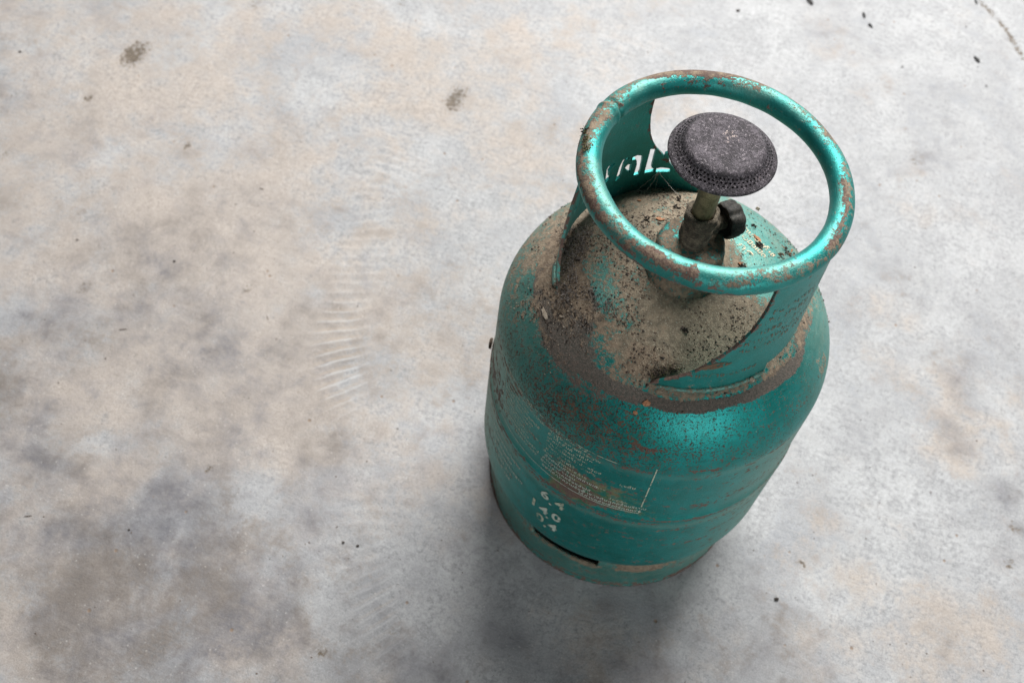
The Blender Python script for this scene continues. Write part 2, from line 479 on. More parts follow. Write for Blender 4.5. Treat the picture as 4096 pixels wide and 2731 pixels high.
    b.link(base, sc_.inputs[0]); b.link(gr, sc_.inputs['Scale']); base = sc_.outputs[0]
    # pinholes and little dark specks
    spk = b.mt('MULTIPLY', b.sm(b.vor(120), .10, .05), b.sm(b.noise(37, 1), .60, .64))
    base = b.mix(b.mt('MULTIPLY', spk, .7), base, (.16, .12, .09))
    spk2 = b.mt('MULTIPLY', b.sm(b.vor(38), .075, .035), b.sm(b.noise(17, 1, .5), .47, .53))
    base = b.mix(b.mt('MULTIPLY', spk2, .75), base, (.20, .13, .08))
    wsp = b.mt('MULTIPLY', b.sm(b.vor(210), .20, .10), b.sm(b.noise(45, 2), .50, .60))       # light sand grains worn free
    base = b.mix(b.mt('MULTIPLY', wsp, .35), base, (.55, .53, .50))
    pm = b.sm(b.sum(pi_, (n2, 3.2), (n3, 1.8), (n1, 1.2)), .42, .66)
    pm = b.mt('MULTIPLY', pm, b.sm(pi_, .05, .25))
    base = b.mix(pm, base, b.mix(b.sm(n3, .35, .65), (.035, .027, .02), (.21, .17, .13)))
    base = b.mix(b.sm(ri, .15, .7, 0, .35), base, (.56, .56, .56))
    base = b.mix(b.sm(b.mt('MULTIPLY', ri, -1.0), .10, .50, 0, .5), base, (.34, .27, .20))
    hh = b.sum(n2, (n3, .8), (brush, .8), (n1, 2.0))
    hh = b.mt('SUBTRACT', hh, b.mt('MULTIPLY', b.mt('MAXIMUM', spk2, pm), 1.5))
    mat = b.out(base, b.sm(n1, .3, .7, .55, .75), 0, b.bump(hh, .35, .0012), spec=.35)
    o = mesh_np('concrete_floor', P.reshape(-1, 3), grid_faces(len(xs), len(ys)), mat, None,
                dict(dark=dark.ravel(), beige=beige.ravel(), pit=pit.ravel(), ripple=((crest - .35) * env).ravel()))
    o['kind'] = 'structure'
    return P, xs, ys


FP, FX, FY = floor()


def floor_z(x, y):
    i = min(max(np.searchsorted(FX, x), 1), len(FX) - 1); j = min(max(np.searchsorted(FY, y), 1), len(FY) - 1)
    return float(FP[i, j, 2])


# ---------------------------------------------------------------- the gas bottle
bottle = bpy.data.objects.new('gas_cylinder', None)
put(bottle, None, 'small worn teal gas bottle with dusty shoulder and carrying ring, standing on concrete', 'gas bottle')

# tank profile, from the crown down
DZ, DH, DR = 1.96, .63, .988
prof = [(DR * math.sin(t), DZ + DH * math.cos(t)) for t in np.linspace(0.002, math.pi / 2, 130)]
prof += [(.988 + .006 * (1.95 - z) / .51, z) for z in np.linspace(1.95, 1.44, 46)]
prof += [(.994 + .012 * float(sstep(np.array(t), 0, 1)), 1.44 - .10 * t) for t in np.linspace(.1, 1, 14)]
prof += [(1.006, z) for z in np.linspace(1.33, .70, 62)]
prof += [(1.006 * math.sqrt(max(0, 1 - ((.68 - z) / .60) ** 2)), z) for z in np.linspace(.68, .40, 30)]
prof += [(.80, .30), (.5, .14), (.002, .10)]
prof = np.array(prof)


def dome_z(r):
    return DZ + DH * math.sqrt(max(0, 1 - (r / DR) ** 2))


def tank():
    n = 900
    az = np.arange(n) / n * 360 - 180
    A, R = np.meshgrid(az, prof[:, 0], indexing='ij')
    Z = np.meshgrid(az, prof[:, 1], indexing='ij')[1]
    P = cyl(A, R, Z)
    N = P * np.array([1, 1, 1.6]) - np.array([0, 0, 2.6]); N /= np.linalg.norm(N, axis=-1, keepdims=True) + 1e-9
    big = fbm(P, 2.2, 4, 5); med = fbm(P, 6, 4, 15); fin = fbm(P, 18, 3, 25)
    Aw = A + (fbm(P, 3, 3, 35) - .5) * 26
    Rw = R + (fbm(P, 4, 3, 45) - .5) * .10
    top = (Z > DZ).astype(float)
    # gentle dents and the two rolled seams
    P = P * (1 + ((big - .5) * .006)[..., None] * np.array([1, 1, 0]))
    seam = np.exp(-((Z - 1.372) / .012) ** 2)
    rr = 1 + seam * .004
    P[..., 0] *= rr; P[..., 1] *= rr
    # --- dust on the crown and shoulder
    dust = top * (1 - sstep(Rw, .60, .95)) * .78
    dust += top * bump(Aw, Rw, -95, 45, .80, .20) * .50
    dust += top * bump(Aw, Rw, 20, 45, .5, .22) * .25
    dust -= top * bump(Aw, Rw, -50, 38, .56, .17) * .27
    dust -= top * bump(Aw, Rw, -32, 42, .74, .12) * .20
    dust -= top * bump(Aw, Rw, 128, 34, .52, .17) * .85
    dust -= top * bump(Aw, Rw, 150, 30, .70, .14) * .40
    dust -= top * bump(Aw, Rw, 10, 70, .93, .09) * .5
    dust += top * bump(Aw, Rw, 150, 45, .84, .08) * .35
    dust += top * bump(Aw, Rw, 82, 22, .750, .040) * .45
    dust += bump(A, R, 87, 4.0, .895, .055, .15) * top * .8
    dust -= bump(Aw, Rw, -74, 3, .85, .04) * top * 1.0
    dust -= bump(Aw, Rw, -55, 5, .92, .03) * top * .6
    dust -= bump(Aw, Rw, -50, 6, .52, .04) * top * .6
    side = 1 - top
    dust -= top * bump(Aw, Rw, 55, 60, .86, .07) * .35
    dust += side * .02
    # --- brown dirt ring where the carrying plates stand
    ring_r = np.interp(A, [-180, -70, -40, 0, 60, 95, 180], [.76, .79, .765, .765, .765, .78, .76])
    grime = top * np.exp(-((Rw * .5 + R * .5 - ring_r) / .028) ** 4) * (bump(A, 0 * R, 8, 66, 0, 1, .2) * .95 + bump(Aw, 0 * R, -62, 40, 0, 1, .3) * .35)
    dust -= top * bump(Aw, Rw, 82, 26, .79, .09) * .42
    dust = dust - np.clip(grime, 0, 1) * .55
    grime += top * bump(Aw, Rw, 82, 24, .750, .045) * .62
    grime += top * bump(Aw, Rw, -20, 30, .76, .08) * .30 + top * bump(Aw, R, -50, 60, .45, .28) * .34 * (big > .3) + top * (med - .5) * .9 * (R < .8)
    grime += top * bump(Aw, Rw, -66, 34, .68, .13) * .60
    grime += top * bump(Aw, Rw, -40, 30, .88, .09) * .25
    grime += top * np.exp(-((R - .17) / .06) ** 2) * .4
    grime += top * bump(Aw, Rw, 8, 16, .62, .06) * .45
    # --- rust
    rust = .02 + .205 * side + .05 * side * sstep(A, 10, 50)
    lineA = 1.965 + (fbm(P, 3, 2, 55) - .5) * .02
    rust += np.exp(-((Z - lineA) / .016) ** 2) * .30 * (big > .42)
    rust += np.exp(-((Z - 1.355 - (med - .5) * .03) / .014) ** 2) * .36
    rust += np.exp(-((Z - 1.30 - (med - .5) * .05) / .02) ** 2) * bump(A, 0 * Z, -10, 40, 0, 1) * .22
    rust += bump(A, Z, 8, 6, 2.14, .022, .6) * .55 + bump(A, Z, 30, 6, 2.00, .018, .6) * .45 + bump(A, Z, 40, 9, 2.05, .05, .7) * .42
    rust += side * bump(Aw, Z, -66, 22, 1.62, .33) * .22
    rust += side * bump(Aw, Z, -5, 9, 1.50, .10) * .20
    rust += (Z < .60) * .16 + (Z < 1.3) * bump(Aw, Z, -75, 35, .7, .5) * .10
    speck = .19 + top * bump(Aw, Rw, 25, 60, .87, .12) * .24 + side * .06 + top * bump(Aw, Rw, -55, 60, .90, .13) * .25
    speck += bump(Aw, Z, 0, 80, 2.08, .12, .5) * .10
    film = .02 + .80 * sstep(-A, 25, 80) * side + .66 * sstep(A, 30, 85) * side + top * sstep(-A, 0, 60) * .40 + top * sstep(A, 55, 110) * .38  # dust film with grazing sheen painted onto both flanks
    film += top * bump(Aw, Rw, 135, 60, .6, .5) * .10
    film += (Z < .55) * .25 + np.exp(-((Z - 1.28 - (med - .5) * .05) / .035) ** 2) * .35 + np.exp(-((Z - 1.93) / .03) ** 2) * .2
    stain = bump(Aw, Z, -1, 14, 1.55, .14, .8) * .95 + bump(Aw, Z, -11, 8, 1.42, .09, .8) * .8
    nc = np.stack([A * D2R * np.maximum(R, .2) * S * .12, Z * S, R * S * .5], -1)
    at_ = dict(dust=np.clip(dust, -.3, 1.1).ravel(), grime=grime.ravel(), rust=(rust + stain * .18).ravel(), speck=speck.ravel(), film=np.clip(film, 0, .9).ravel(), stain=stain.ravel(), nc=nc.reshape(-1, 3))
    return mesh_np('tank', P.reshape(-1, 3), grid_faces(n, len(prof), wrapu=True)[:, ::-1], PAINT, bottle, at_)


tank()


def const_attrs(n, **k):
    d = dict(dust=0, grime=0, rust=.1, speck=.2, film=.1)
    d.update(k)
    return {a: (np.full(n, v) if np.isscalar(v) else np.asarray(v).ravel()) for a, v in d.items()}


# ---- skirt with its drain slots
def skirt():
    n, zs = 720, np.concatenate([np.linspace(.0, .46, 47)])
    az = np.arange(n) / n * 360 - 180
    A, Z = np.meshgrid(az, zs, indexing='ij')
    R = .928 - .026 * sstep(Z, .30, .46) + .008 * (1 - sstep(Z, .0, .03))
    P = cyl(A, R, Z)
    Ac, Zc = A[:, :-1] + .25, (Z[:, :-1] + Z[:, 1:]) / 2
    keep = np.ones(Ac.shape, bool)
    for a0 in (-8.2, 111.8, -128.2):
        da = np.abs(daz(Ac, a0)); keep &= ~((da < 16.2) & (np.abs(Zc - .346) < .050) & (np.hypot(np.maximum(da - 14.2, 0) * .016, np.maximum(np.abs(Zc - .346) - .016, 0)) < .033))
    rust = .22 + .40 * (1 - sstep(Z, 0, .10)) + .22 * sstep(Z, .30, .45) * (fbm(P, 4, 3, 8) > .45) + sstep(-A, 25, 70) * .16
    grime = .05 + .45 * sstep(-A, 30, 75) + .15 * (1 - sstep(Z, 0, .08)) + bump(A, Z, -10, 22, .33, .06) * .35
    dust = .08 + bump(A, Z, 22, 18, .34, .07, .6) * 1.25 * sstep(fbm(P, 9, 3, 19), .30, .55) + bump(A, Z, -12, 16, .30, .02, .6) * .4 + bump(A, Z, 28, 14, .20, .2) * .05
    nc = np.stack([A * D2R * S * .16, Z * S, R * S], -1)
    at_ = const_attrs(A.size, rust=rust, grime=grime, dust=dust, film=.42 + .3 * sstep(np.abs(A), 30, 80), speck=.30)  # film grows towards the sides to paint in grazing sheen
    at_['nc'] = nc.reshape(-1, 3)
    o = mesh_np('skirt', P.reshape(-1, 3), grid_faces(n, len(zs), wrapu=True, keep=keep), PAINT, bottle, at_)
    so = o.modifiers.new('solid', 'SOLIDIFY'); so.thickness = .026 * S; so.offset = -1
    return o


skirt()


# ---- carrying ring
RR, Rr, RZ, RTX = .6307, .0625, 3.3107, -.0292


def ring_pt(A, M, extra=0.0):
    """A azimuth, M minor angle (0 = outside, 90 = top)."""
    r = Rr + extra
    rad = RR + r * np.cos(M * D2R)
    P = cyl(A, rad, 0 * A)
    P[..., 2] = RZ + r * np.sin(M * D2R) + RTX * P[..., 0]
    return P


def ring():
    nu, nv = 720, 56
    A, M = np.meshgrid(np.arange(nu) / nu * 360 - 180, np.arange(nv) / nv * 360, indexing='ij')
    P0 = ring_pt(A, M)
    ex = (fbm(P0, 3, 3, 2) - .5) * .010 + (fbm(P0, 14, 3, 4) - .5) * .003
    jq = at(2478, 432, 3.37); ja = math.degrees(math.atan2(jq[0], -jq[1]))
    kink = np.exp(-(daz(A, ja) / 1.3) ** 2) * sstep(np.cos((M - 140) * D2R), -.6, .4)
    ex = ex - kink * .011 + np.exp(-(daz(A, ja + 3) / 1.4) ** 2) * .006
    P = ring_pt(A, M, ex)
    up_ = np.sin(M * D2R); out = np.cos(M * D2R)
    Mw = M + (fbm(P, 5, 3, 12) - .5) * 90
    lane = lambda m0, w_: np.exp(-(daz(Mw, m0) / w_) ** 2)
    patch = fbm(P, 3.2, 4, 22)
    # worn crest and brown patches on the outer shoulder
    rust = .15 + lane(45, 38) * .38 * sstep(patch, .42, .56) + lane(-38, 20) * .66 * bump(A, 0 * A, 18, 60, 0, 1, .4) * sstep(patch, .34, .5) + lane(80, 30) * .42 * sstep(fbm(P, 6, 3, 32), .45, .6)
    rust += bump(A, 0 * A, -150, 16, 0, 1, .4) * sstep(up_, -.2, .6) * .30
    rust += bump(A, 0 * A, 75, 30, 0, 1, .4) * lane(30, 40) * .15
    dust = lane(62, 34) * .36 * (.5 + patch) + lane(95, 28) * .10 - .02
    dust += bump(A, 0 * A, 70, 40, 0, 1, .4) * lane(60, 50) * .10 + bump(A, 0 * A, -75, 60, 0, 1, .4) * lane(65, 35) * .10
    film = .07 + lane(105, 30) * .38 * sstep(fbm(P, 4, 3, 52), .4, .6) + lane(50, 30) * .32 * sstep(patch, .42, .55)  # pale wear plus sheen painted along the upper lanes
    nc = np.stack([A * D2R * RR * S * .12, M * D2R * Rr * S, 0 * A + .3], -1)
    at_ = const_attrs(A.size, rust=rust, dust=dust, film=film, speck=.16 + .06 * up_, grime=lane(60, 50) * .42 * sstep(fbm(P, 7, 4, 62), .42, .62) + .04)
    at_['nc'] = nc.reshape(-1, 3)
    return mesh_np('carrying_ring', P.reshape(-1, 3), grid_faces(nu, nv, True, True), PAINT, bottle, at_)


ring()


# ---- flat shapes bent round the bottle
def fill_2d(polys, holes=()):
    """Filled flat mesh of outlines with holes, as (verts2d, tris)."""
    cu_ = bpy.data.curves.new('outline', 'CURVE'); cu_.dimensions = '2D'; cu_.fill_mode = 'BOTH'
    for pl in list(polys) + list(holes):
        sp = cu_.splines.new('POLY'); sp.points.add(len(pl) - 1)
        for p_, q in zip(sp.points, pl): p_.co = (q[0], q[1], 0, 1)
        sp.use_cyclic_u = True
    return curve_to_bm(cu_)


def text_bm(body, size, align='LEFT', shear=0.0, bold=0.0, spacing=1.0):
    cu_ = bpy.data.curves.new('lettering', 'FONT'); cu_.body = body; cu_.size = size
    cu_.align_x = align; cu_.align_y = 'CENTER'; cu_.shear = shear; cu_.offset = bold; cu_.resolution_u = 3
    cu_.space_character = spacing
    return curve_to_bm(cu_)


def curve_to_bm(cu_):
    o = bpy.data.objects.new('tmp', cu_); col.objects.link(o)
    dg = bpy.context.evaluated_depsgraph_get()
    me = bpy.data.meshes.new_from_object(o.evaluated_get(dg))
    bm = bmesh.new(); bm.from_mesh(me)
    bpy.data.objects.remove(o); bpy.data.curves.remove(cu_); bpy.data.meshes.remove(me)
    bmesh.ops.remove_doubles(bm, verts=bm.verts, dist=1e-6)
    return bm


def cut_bm(bm, du, dv=None):
    xs = [v.co.x for v in bm.verts]; ys = [v.co.y for v in bm.verts]
    x = math.ceil(min(xs) / du) * du
    while x < max(xs):
        bmesh.ops.bisect_plane(bm, geom=bm.verts[:] + bm.edges[:] + bm.faces[:], plane_co=(x + 1e-5, 0, 0), plane_no=(1, 0, 0)); x += du
    if dv:
        y = math.ceil(min(ys) / dv) * dv
        while y < max(ys):
            bmesh.ops.bisect_plane(bm, geom=bm.verts[:] + bm.edges[:] + bm.faces[:], plane_co=(0, y + 1e-5, 0), plane_no=(0, 1, 0)); y += dv


def bend(bm, fn, name, mat, parent, attrs_fn=None, thick=0, smooth=True):
    V = np.array([v.co[:] for v in bm.verts]); idx = {v: i for i, v in enumerate(bm.verts)}
    F = [[idx[v] for v in f.verts] for f in bm.faces]
    bm.free()
    P = fn(V[:, 0], V[:, 1])
    o = mesh_np(name, P, F, mat, parent, attrs_fn(V[:, 0], V[:, 1], P) if attrs_fn else None, smooth=smooth)
    if thick:
        so = o.modifiers.new('solid', 'SOLIDIFY'); so.thickness = thick * S; so.offset = 0
    return o


def plate_R(z):
    return .688 + (np.asarray(z) - 2.42) / (3.29 - 2.42) * (.662 - .688)


FLARE = [(3.30, 0), (3.154, 0), (3.066, .4), (2.994, 1.5), (2.916, 3.2), (2.845, 5.7), (2.78, 8.8), (2.724, 12.6), (2.65, 17.2), (2.578, 22), (2.509, 29), (2.45, 35.5), (2.40, 39.2)]
# letters cut through the left plate, traced (azimuth, height)
LET = [[(-121.3, 2.62), (-120.3, 2.732), (-121.0, 2.752), (-123.2, 2.757), (-124.5, 2.751), (-123.2, 2.735), (-122.0, 2.705), (-122.8, 2.657), (-123.7, 2.637)],
       [(-128.6, 2.589), (-128.8, 2.696), (-129.6, 2.742), (-131.5, 2.75), (-133.0, 2.739), (-131.5, 2.731), (-130.8, 2.703), (-130.7, 2.612), (-130.4, 2.604)],
       [(-132.5, 2.667), (-133.4, 2.685), (-135.4, 2.683), (-135.2, 2.652), (-135.5, 2.614), (-134.2, 2.632)],
       [(-138.5, 2.585), (-138.6, 2.664), (-138.1, 2.698), (-137.4, 2.714), (-135.9, 2.715), (-135.9, 2.737), (-137.7, 2.742), (-140.0, 2.729), (-140.5, 2.682), (-140.9, 2.602), (-140.6, 2.586)],
       [(-144.8, 2.582), (-144.5, 2.766), (-146.8, 2.76), (-147.0, 2.65), (-147.2, 2.616), (-148.3, 2.607), (-148.5, 2.587)],
       [(-151.1, 2.576), (-150.9, 2.603), (-152.7, 2.608), (-152.8, 2.713), (-154.0, 2.725), (-155.9, 2.6), (-156.6, 2.59), (-156.6, 2.574)],
       [(-113.0, 2.62), (-112.0, 2.70), (-112.8, 2.76), (-115.5, 2.765), (-116.5, 2.75), (-114.8, 2.735), (-114.2, 2.70), (-115.2, 2.635)],
       [(-104.5, 2.60), (-104.0, 2.74), (-105.8, 2.775), (-107.4, 2.75), (-106.6, 2.62)],
       [(-96.0, 2.62), (-95.6, 2.74), (-97.0, 2.765), (-98.6, 2.74), (-98.4, 2.63)]]


def plate(a_left, letters, lab):
    """a_left: azimuth of the upper left corner seen from outside; the plate spans 38 degrees on top and 115 at the foot."""
    L = [(a_left - f, z) for z, f in FLARE]
    Rt = [(a_left + 37.5 + f, z) for z, f in FLARE]
    a0 = a_left - 39.2
    botm = [(a0 + 55, 2.40), (a0 + 55.3, 2.475), (a0 + 98, 2.475), (a0 + 98.4, 2.40)]
    out = L + botm + Rt[::-1]
    hol = []
    for h in letters:                                                # openings read through a thick plate: cut a little wider
        ca_, cz_ = sum(q[0] for q in h) / len(h), sum(q[1] for q in h) / len(h)
        hol.append([(ca_ + (q[0] - ca_) * 1.30, cz_ + (q[1] - cz_) * 1.14) for q in h])
    k = 1 / 83.0                                                     # degrees to arc length
    bm = fill_2d([[(a * k, z) for a, z in out]], [[(a * k, z) for a, z in h] for h in hol])
    cut_bm(bm, 2.0 * k, .045)

    def fn(u, z): return cyl(u / k, plate_R(z), z)

    def at_(u, z, P):
        a = u / k
        n = len(u)
        edge = np.min(np.stack([np.abs(a - np.interp(z, [q[1] for q in L[::-1]], [q[0] for q in L[::-1]])), np.abs(a - np.interp(z, [q[1] for q in Rt[::-1]], [q[0] for q in Rt[::-1]]))]), axis=0)
        d = const_attrs(n, rust=.09 + .50 * (edge < 1.5) + .25 * (z > 3.235) + .05 * (fbm(P, 5, 3, 3) > .55), speck=.12, film=.08 + .30 * sstep(daz(a, a_left + 5), 10, 45), dust=.12 * (z < 2.5), grime=.1 * (z < 2.46))  # film rising to the right paints in the plate's pale sheen
        d['nc'] = np.stack([u * .688 * S * .35 * 1.0, z * S, 0 * u], -1)
        return d
    o = bend(bm, fn, 'carrying_plate', PAINT, bottle, at_, thick=.017)
    o['label'] = lab
    md = o.modifiers.new('bev', 'BEVEL'); md.width = .003 * S; md.segments = 1; md.limit_method = 'ANGLE'; md.angle_limit = 50 * D2R
    for p_ in o.data.polygons: p_.use_smooth = False
    return o


plate(41.6, [], 'plate with rows of small rusty embossed lettering')
plate(-138.4, LET, 'plate with a word cut through it as openings')


def weld(a0, a1):
    n, k = max(6, int((a1 - a0) / .8)), 8
    A = np.linspace(a0, a1, n)
    V = []
    lump = fbm(cyl(A, .7, 0 * A), 28, 2, int(a0) % 50)
    for i, a in enumerate(A):
        e = .014 * (.45 + 1.1 * lump[i]) * min(1, (i + .4) / 2, (n - i - .6) / 2)
        for j in range(k):
            t = j / k * 6.283
            V.append(cyl(a, .700 + e * math.cos(t), 2.409 + e * math.sin(t)))
    at_ = const_attrs(n * k, rust=.30, grime=.38, dust=.40, film=.6, speck=.4); at_['nc'] = np.zeros((n * k, 3))
    mesh_np('weld_bead', np.array(V), grid_faces(n, k, False, True), PAINT, bottle, at_)


for a_ in (41.6, -138.4):
    weld(a_ - 36, a_ + 15.5); weld(a_ + 60, a_ + 75)


# ---- embossed rusty lettering on the front plate
def on_plate(a0, z0, off=.0110, tilt=0.0):
    def fn(u, v):
        z = z0 + v + u * tilt
        R = plate_R(z) + off
        return cyl(a0 + u / .675 / D2R, R, z)
    return fn


rows = [('ขนาดบรรจุ ก๊าซหุงต้ม', 44.5, 3.045, .062), ('น้ำหนักถัง 6.4 กก', 42.5, 2.965, .064), ('ทดสอบ 34.3 ก๊าซ', 40.8, 2.885, .060),
        ('ห้ามวางใกล้ความร้อน', 36.8, 2.805, .060), ('หมายเลขถัง 20 - 30245', 35.5, 2.745, .058), ('ถังก๊าซ-๐๒๓๕๕', 20.5, 2.545, .050)]
for body, a0, z0, sz in rows:
    bm = text_bm(body, sz, bold=.0008, spacing=1.15)
    cut_bm(bm, .035)
    o = bend(bm, on_plate(a0, z0), 'embossed_lettering', RUSTTXT, bottle, smooth=False)
# leaf-shaped emblem
leaf = [(0, 0)] + [(t, .034 * math.sin(math.pi * t / .17) ** .8) for t in np.linspace(.008, .162, 14)] + [(.17, .002)] + [(t, -.022 * math.sin(math.pi * t / .17) ** .8) for t in np.linspace(.162, .008, 14)]
bm = fill_2d([leaf]); cut_bm(bm, .03)
bend(bm, on_plate(20.5, 2.615, .0110, .22), 'embossed_emblem', RUSTLOGO, bottle)


# ---- printing on the tank
def on_tank(a0, z0, off=.0035):
    zz, rr = prof[::-1, 1], prof[::-1, 0]
    def fn(u, v):
        z = z0 + v
        R = np.interp(z, zz, rr) + off
        return cyl(a0 + u / 1.0 / D2R, R, z)
    return fn


for body, a0, z0, mt_ in (('6', -21.2, 1.175, PRINT), ('.', -17.3, 1.14, PRINT), ('4', -14.8, 1.175, PRINT_FAINT),
                          ('4', -20.3, .965, PRINT), ('.', -17.2, .93, PRINT), ('0', -14.9, .975, PRINT),
                          ('1', -25.0, .965, PRINT_FAINT), ('0', -21.2, .822, PRINT_FAINT), ('.', -17.2, .785, PRINT_FAINT), ('4', -15.3, .815, PRINT)):
    bm = text_bm(body, .134 if body != '.' else .12, bold=.0035)
    cut_bm(bm, .03)
    bend(bm, on_tank(a0, z0), 'weight_digit' if body != '.' else 'weight_point', mt_, bottle)


def strip(a0, z0, a1, z1, wd=.0055):
    n = max(2, int(abs(a1 - a0) / 1.2) + 2) if abs(a1 - a0) > abs(z1 - z0) * 20 else 14
    t = np.linspace(0, 1, n)
    V = []; F = []
    for i, k in enumerate(t):
        a, z = a0 + (a1 - a0) * k, z0 + (z1 - z0) * k
        if abs(a1 - a0) > 2:
            V += [(a, z - wd / 2), (a, z + wd / 2)]
        else:
            V += [(a - wd / 2 * 57.3, z), (a + wd / 2 * 57.3, z)]
        if i: F.append([2 * i - 2, 2 * i, 2 * i + 1, 2 * i - 1])
    V = np.array(V)
    P = on_tank(0, 0)(V[:, 0] * D2R, V[:, 1])
    return mesh_np('printed_line', P, F, PRINT if z0 < 1.45 and z1 < 1.45 else PRINT_FAINT, bottle)


strip(-49, 1.442, 13.6, 1.438)
strip(-51, 1.985, 2, 1.985)
strip(13.6, 1.445, 13.6, 2.02, .0065)
strip(-50, 1.46, -50, 1.97)
lines = ['ข้อแนะนำการใช้ก๊าซ', 'ตั้งถังในที่อากาศถ่ายเท', 'ห้ามวางถังนอน', 'ปิดวาล์วทุกครั้งหลังใช้', 'อย่าให้ถูกความร้อน', 'ตรวจสายและวาล์ว', 'ให้อยู่ในสภาพดีและวาง',
         'ถ้าได้กลิ่นก๊าซให้ปิด', 'เปิดประตูหน้าต่าง', 'ห้ามจุดไฟหรือเปิดสวิตช์', 'ต้องทุกครั้งและวางถัง', 'ห่างกลักไฟไว้']
for k, ln in enumerate(lines):
    for a0, j in ((-47.5, 0), (-24.0, 5)):
        if a0 < -40 and k > 10: continue
        bm = text_bm(lines[(k + j) % len(lines)], .036, bold=.0005, spacing=1.12)
        cut_bm(bm, .03)
        bend(bm, on_tank(a0 + random.uniform(-.6, .6), 1.965 - .0425 * k), 'warning_text', PRINT_FAINT if a0 < -40 or k < 8 else PRINT, bottle)
for body, a0, z0 in (('ก๊าซหุงต้มทุกครั้งบริเวณ', -7.0, 1.505), ('ให้ห่างหลังเลิกใช้ทุกครั้ง', -8.0, 1.463), ('ขั้นตอน', 2.0, 1.545), ('ก๊าซ', -3.0, 1.62), ('หุงต้ม', 4.0, 1.75)):
    bm = text_bm(body, .036, bold=.0005, spacing=1.12); cut_bm(bm, .03)
    bend(bm, on_tank(a0, z0), 'warning_text', PRINT if z0 < 1.52 else PRINT_FAINT, bottle)
for k, ln in enumerate(['กรมธุรกิจพลังงาน', 'ถังก๊าซหุงต้ม', 'ผลิตตามมาตรฐาน', 'โทร 02 513', 'เลขที่ 124']):
    bm = text_bm(ln, .045, bold=.0008, spacing=1.1)
    cut_bm(bm, .03)
    bend(bm, on_tank(-52.5 + k * 1.3, 1.20 - .075 * k), 'maker_text', PRINT, bottle)


# traces of old cream printing on the crown, beyond the valve
def on_dome(cx, cy, ang, off=.004):
    ca, sa = math.cos(ang), math.sin(ang)
    def fn(u, v):
        x = cx + u * ca - v * sa; y = cy + u * sa + v * ca
        r = np.hypot(x, y)
        z = DZ + DH * np.sqrt(np.maximum(0, 1 - (r / DR) ** 2)) + off
        return np.stack([x, y, z], -1)
    return fn


for body, (px, py), sz in (('ห้ามเติมก๊าซ', (2965, 905), .055), ('วาล์วปิดเปิด', (2935, 930), .05), ('4 กก', (2900, 960), .10)):
    p0 = at(px, py, 2.5); p1 = at(px + 95, py + 105, 2.45)
    ang = math.atan2(p1[1] - p0[1], p1[0] - p0[0])
    bm = text_bm(body, sz, bold=.001); cut_bm(bm, .03, .03)
    bend(bm, on_dome(p0[0], p0[1], ang), 'crown_text', worn_print('faded_crown_print', (.62, .52, .36), .50), bottle)

# ---- round disc stuck on the seam at the left
d0 = cyl(-80, 1.018, 1.385)
lathe('round_tag', [(.001, .012), (.030, .012), (.037, .006), (.037, -.006)], 28, BROWN, bottle, axis=cyl(-80, 1, 0), origin=d0)

# ---- valve
zb = DZ + DH
bp = densify([(.232, zb - .045), (.222, zb + .005), (.190, zb + .04), (.186, zb + .165), (.172, zb + .19), (.118, zb + .20), (.001, zb + .20)], .012)
ba = const_attrs(72 * len(bp), dust=.55, grime=.58, speck=.35)
ba['nc'] = np.zeros((72 * len(bp), 3))
lathe('valve_bung', bp, 72, PAINT, bottle, jit=.018, attrs=ba)
lathe('valve_neck', densify([(.075, zb + .19), (.066, 2.83), (.08, 2.86)], .012), 40, VALVE, bottle, jit=.012)
lathe('valve_body', densify([(.055, 2.80), (.080, 2.815), (.085, 2.84), (.085, 2.93), (.074, 2.945), (.082, 2.96), (.090, 3.0), (.084, 3.03), (.064, 3.035), (.058, 3.0), (.001, 3.0)], .008), 48, VALVE, bottle,
      rmod=lambda A, i: 1 + .05 * np.cos(6 * A * D2R) * (i > 14) * (i < 34), jit=.012)
lathe('burner_stem', densify([(.054, 2.99), (.057, 3.0), (.057, 3.40)], .02), 40, BRASS, bottle)
kd = np.array([.70, .66, .0]); kd /= np.linalg.norm(kd)
ko = np.array([0, 0, 2.885])
lathe('valve_spindle', densify([(.054, .04), (.052, .105), (.042, .115), (.040, .165), (.026, .175), (.026, .225)], .01), 32, VALVE, bottle, axis=kd, origin=ko, jit=.008)


def scal(A, i):
    s_ = .5 - .5 * np.cos(8 * A * D2R)
    return 1 - .085 * s_ ** 2.0 * (i >= 3) * (i <= 12)


lathe('valve_knob', [(.001, .222), (.038, .222), (.070, .216), (.083, .200), (.089, .162), (.094, .154), (.098, .158), (.102, .170), (.103, .200), (.101, .230), (.093, .243), (.07, .248), (.035, .250), (.001, .250)],
      112, KNOB, bottle, axis=kd, origin=ko, rmod=scal)

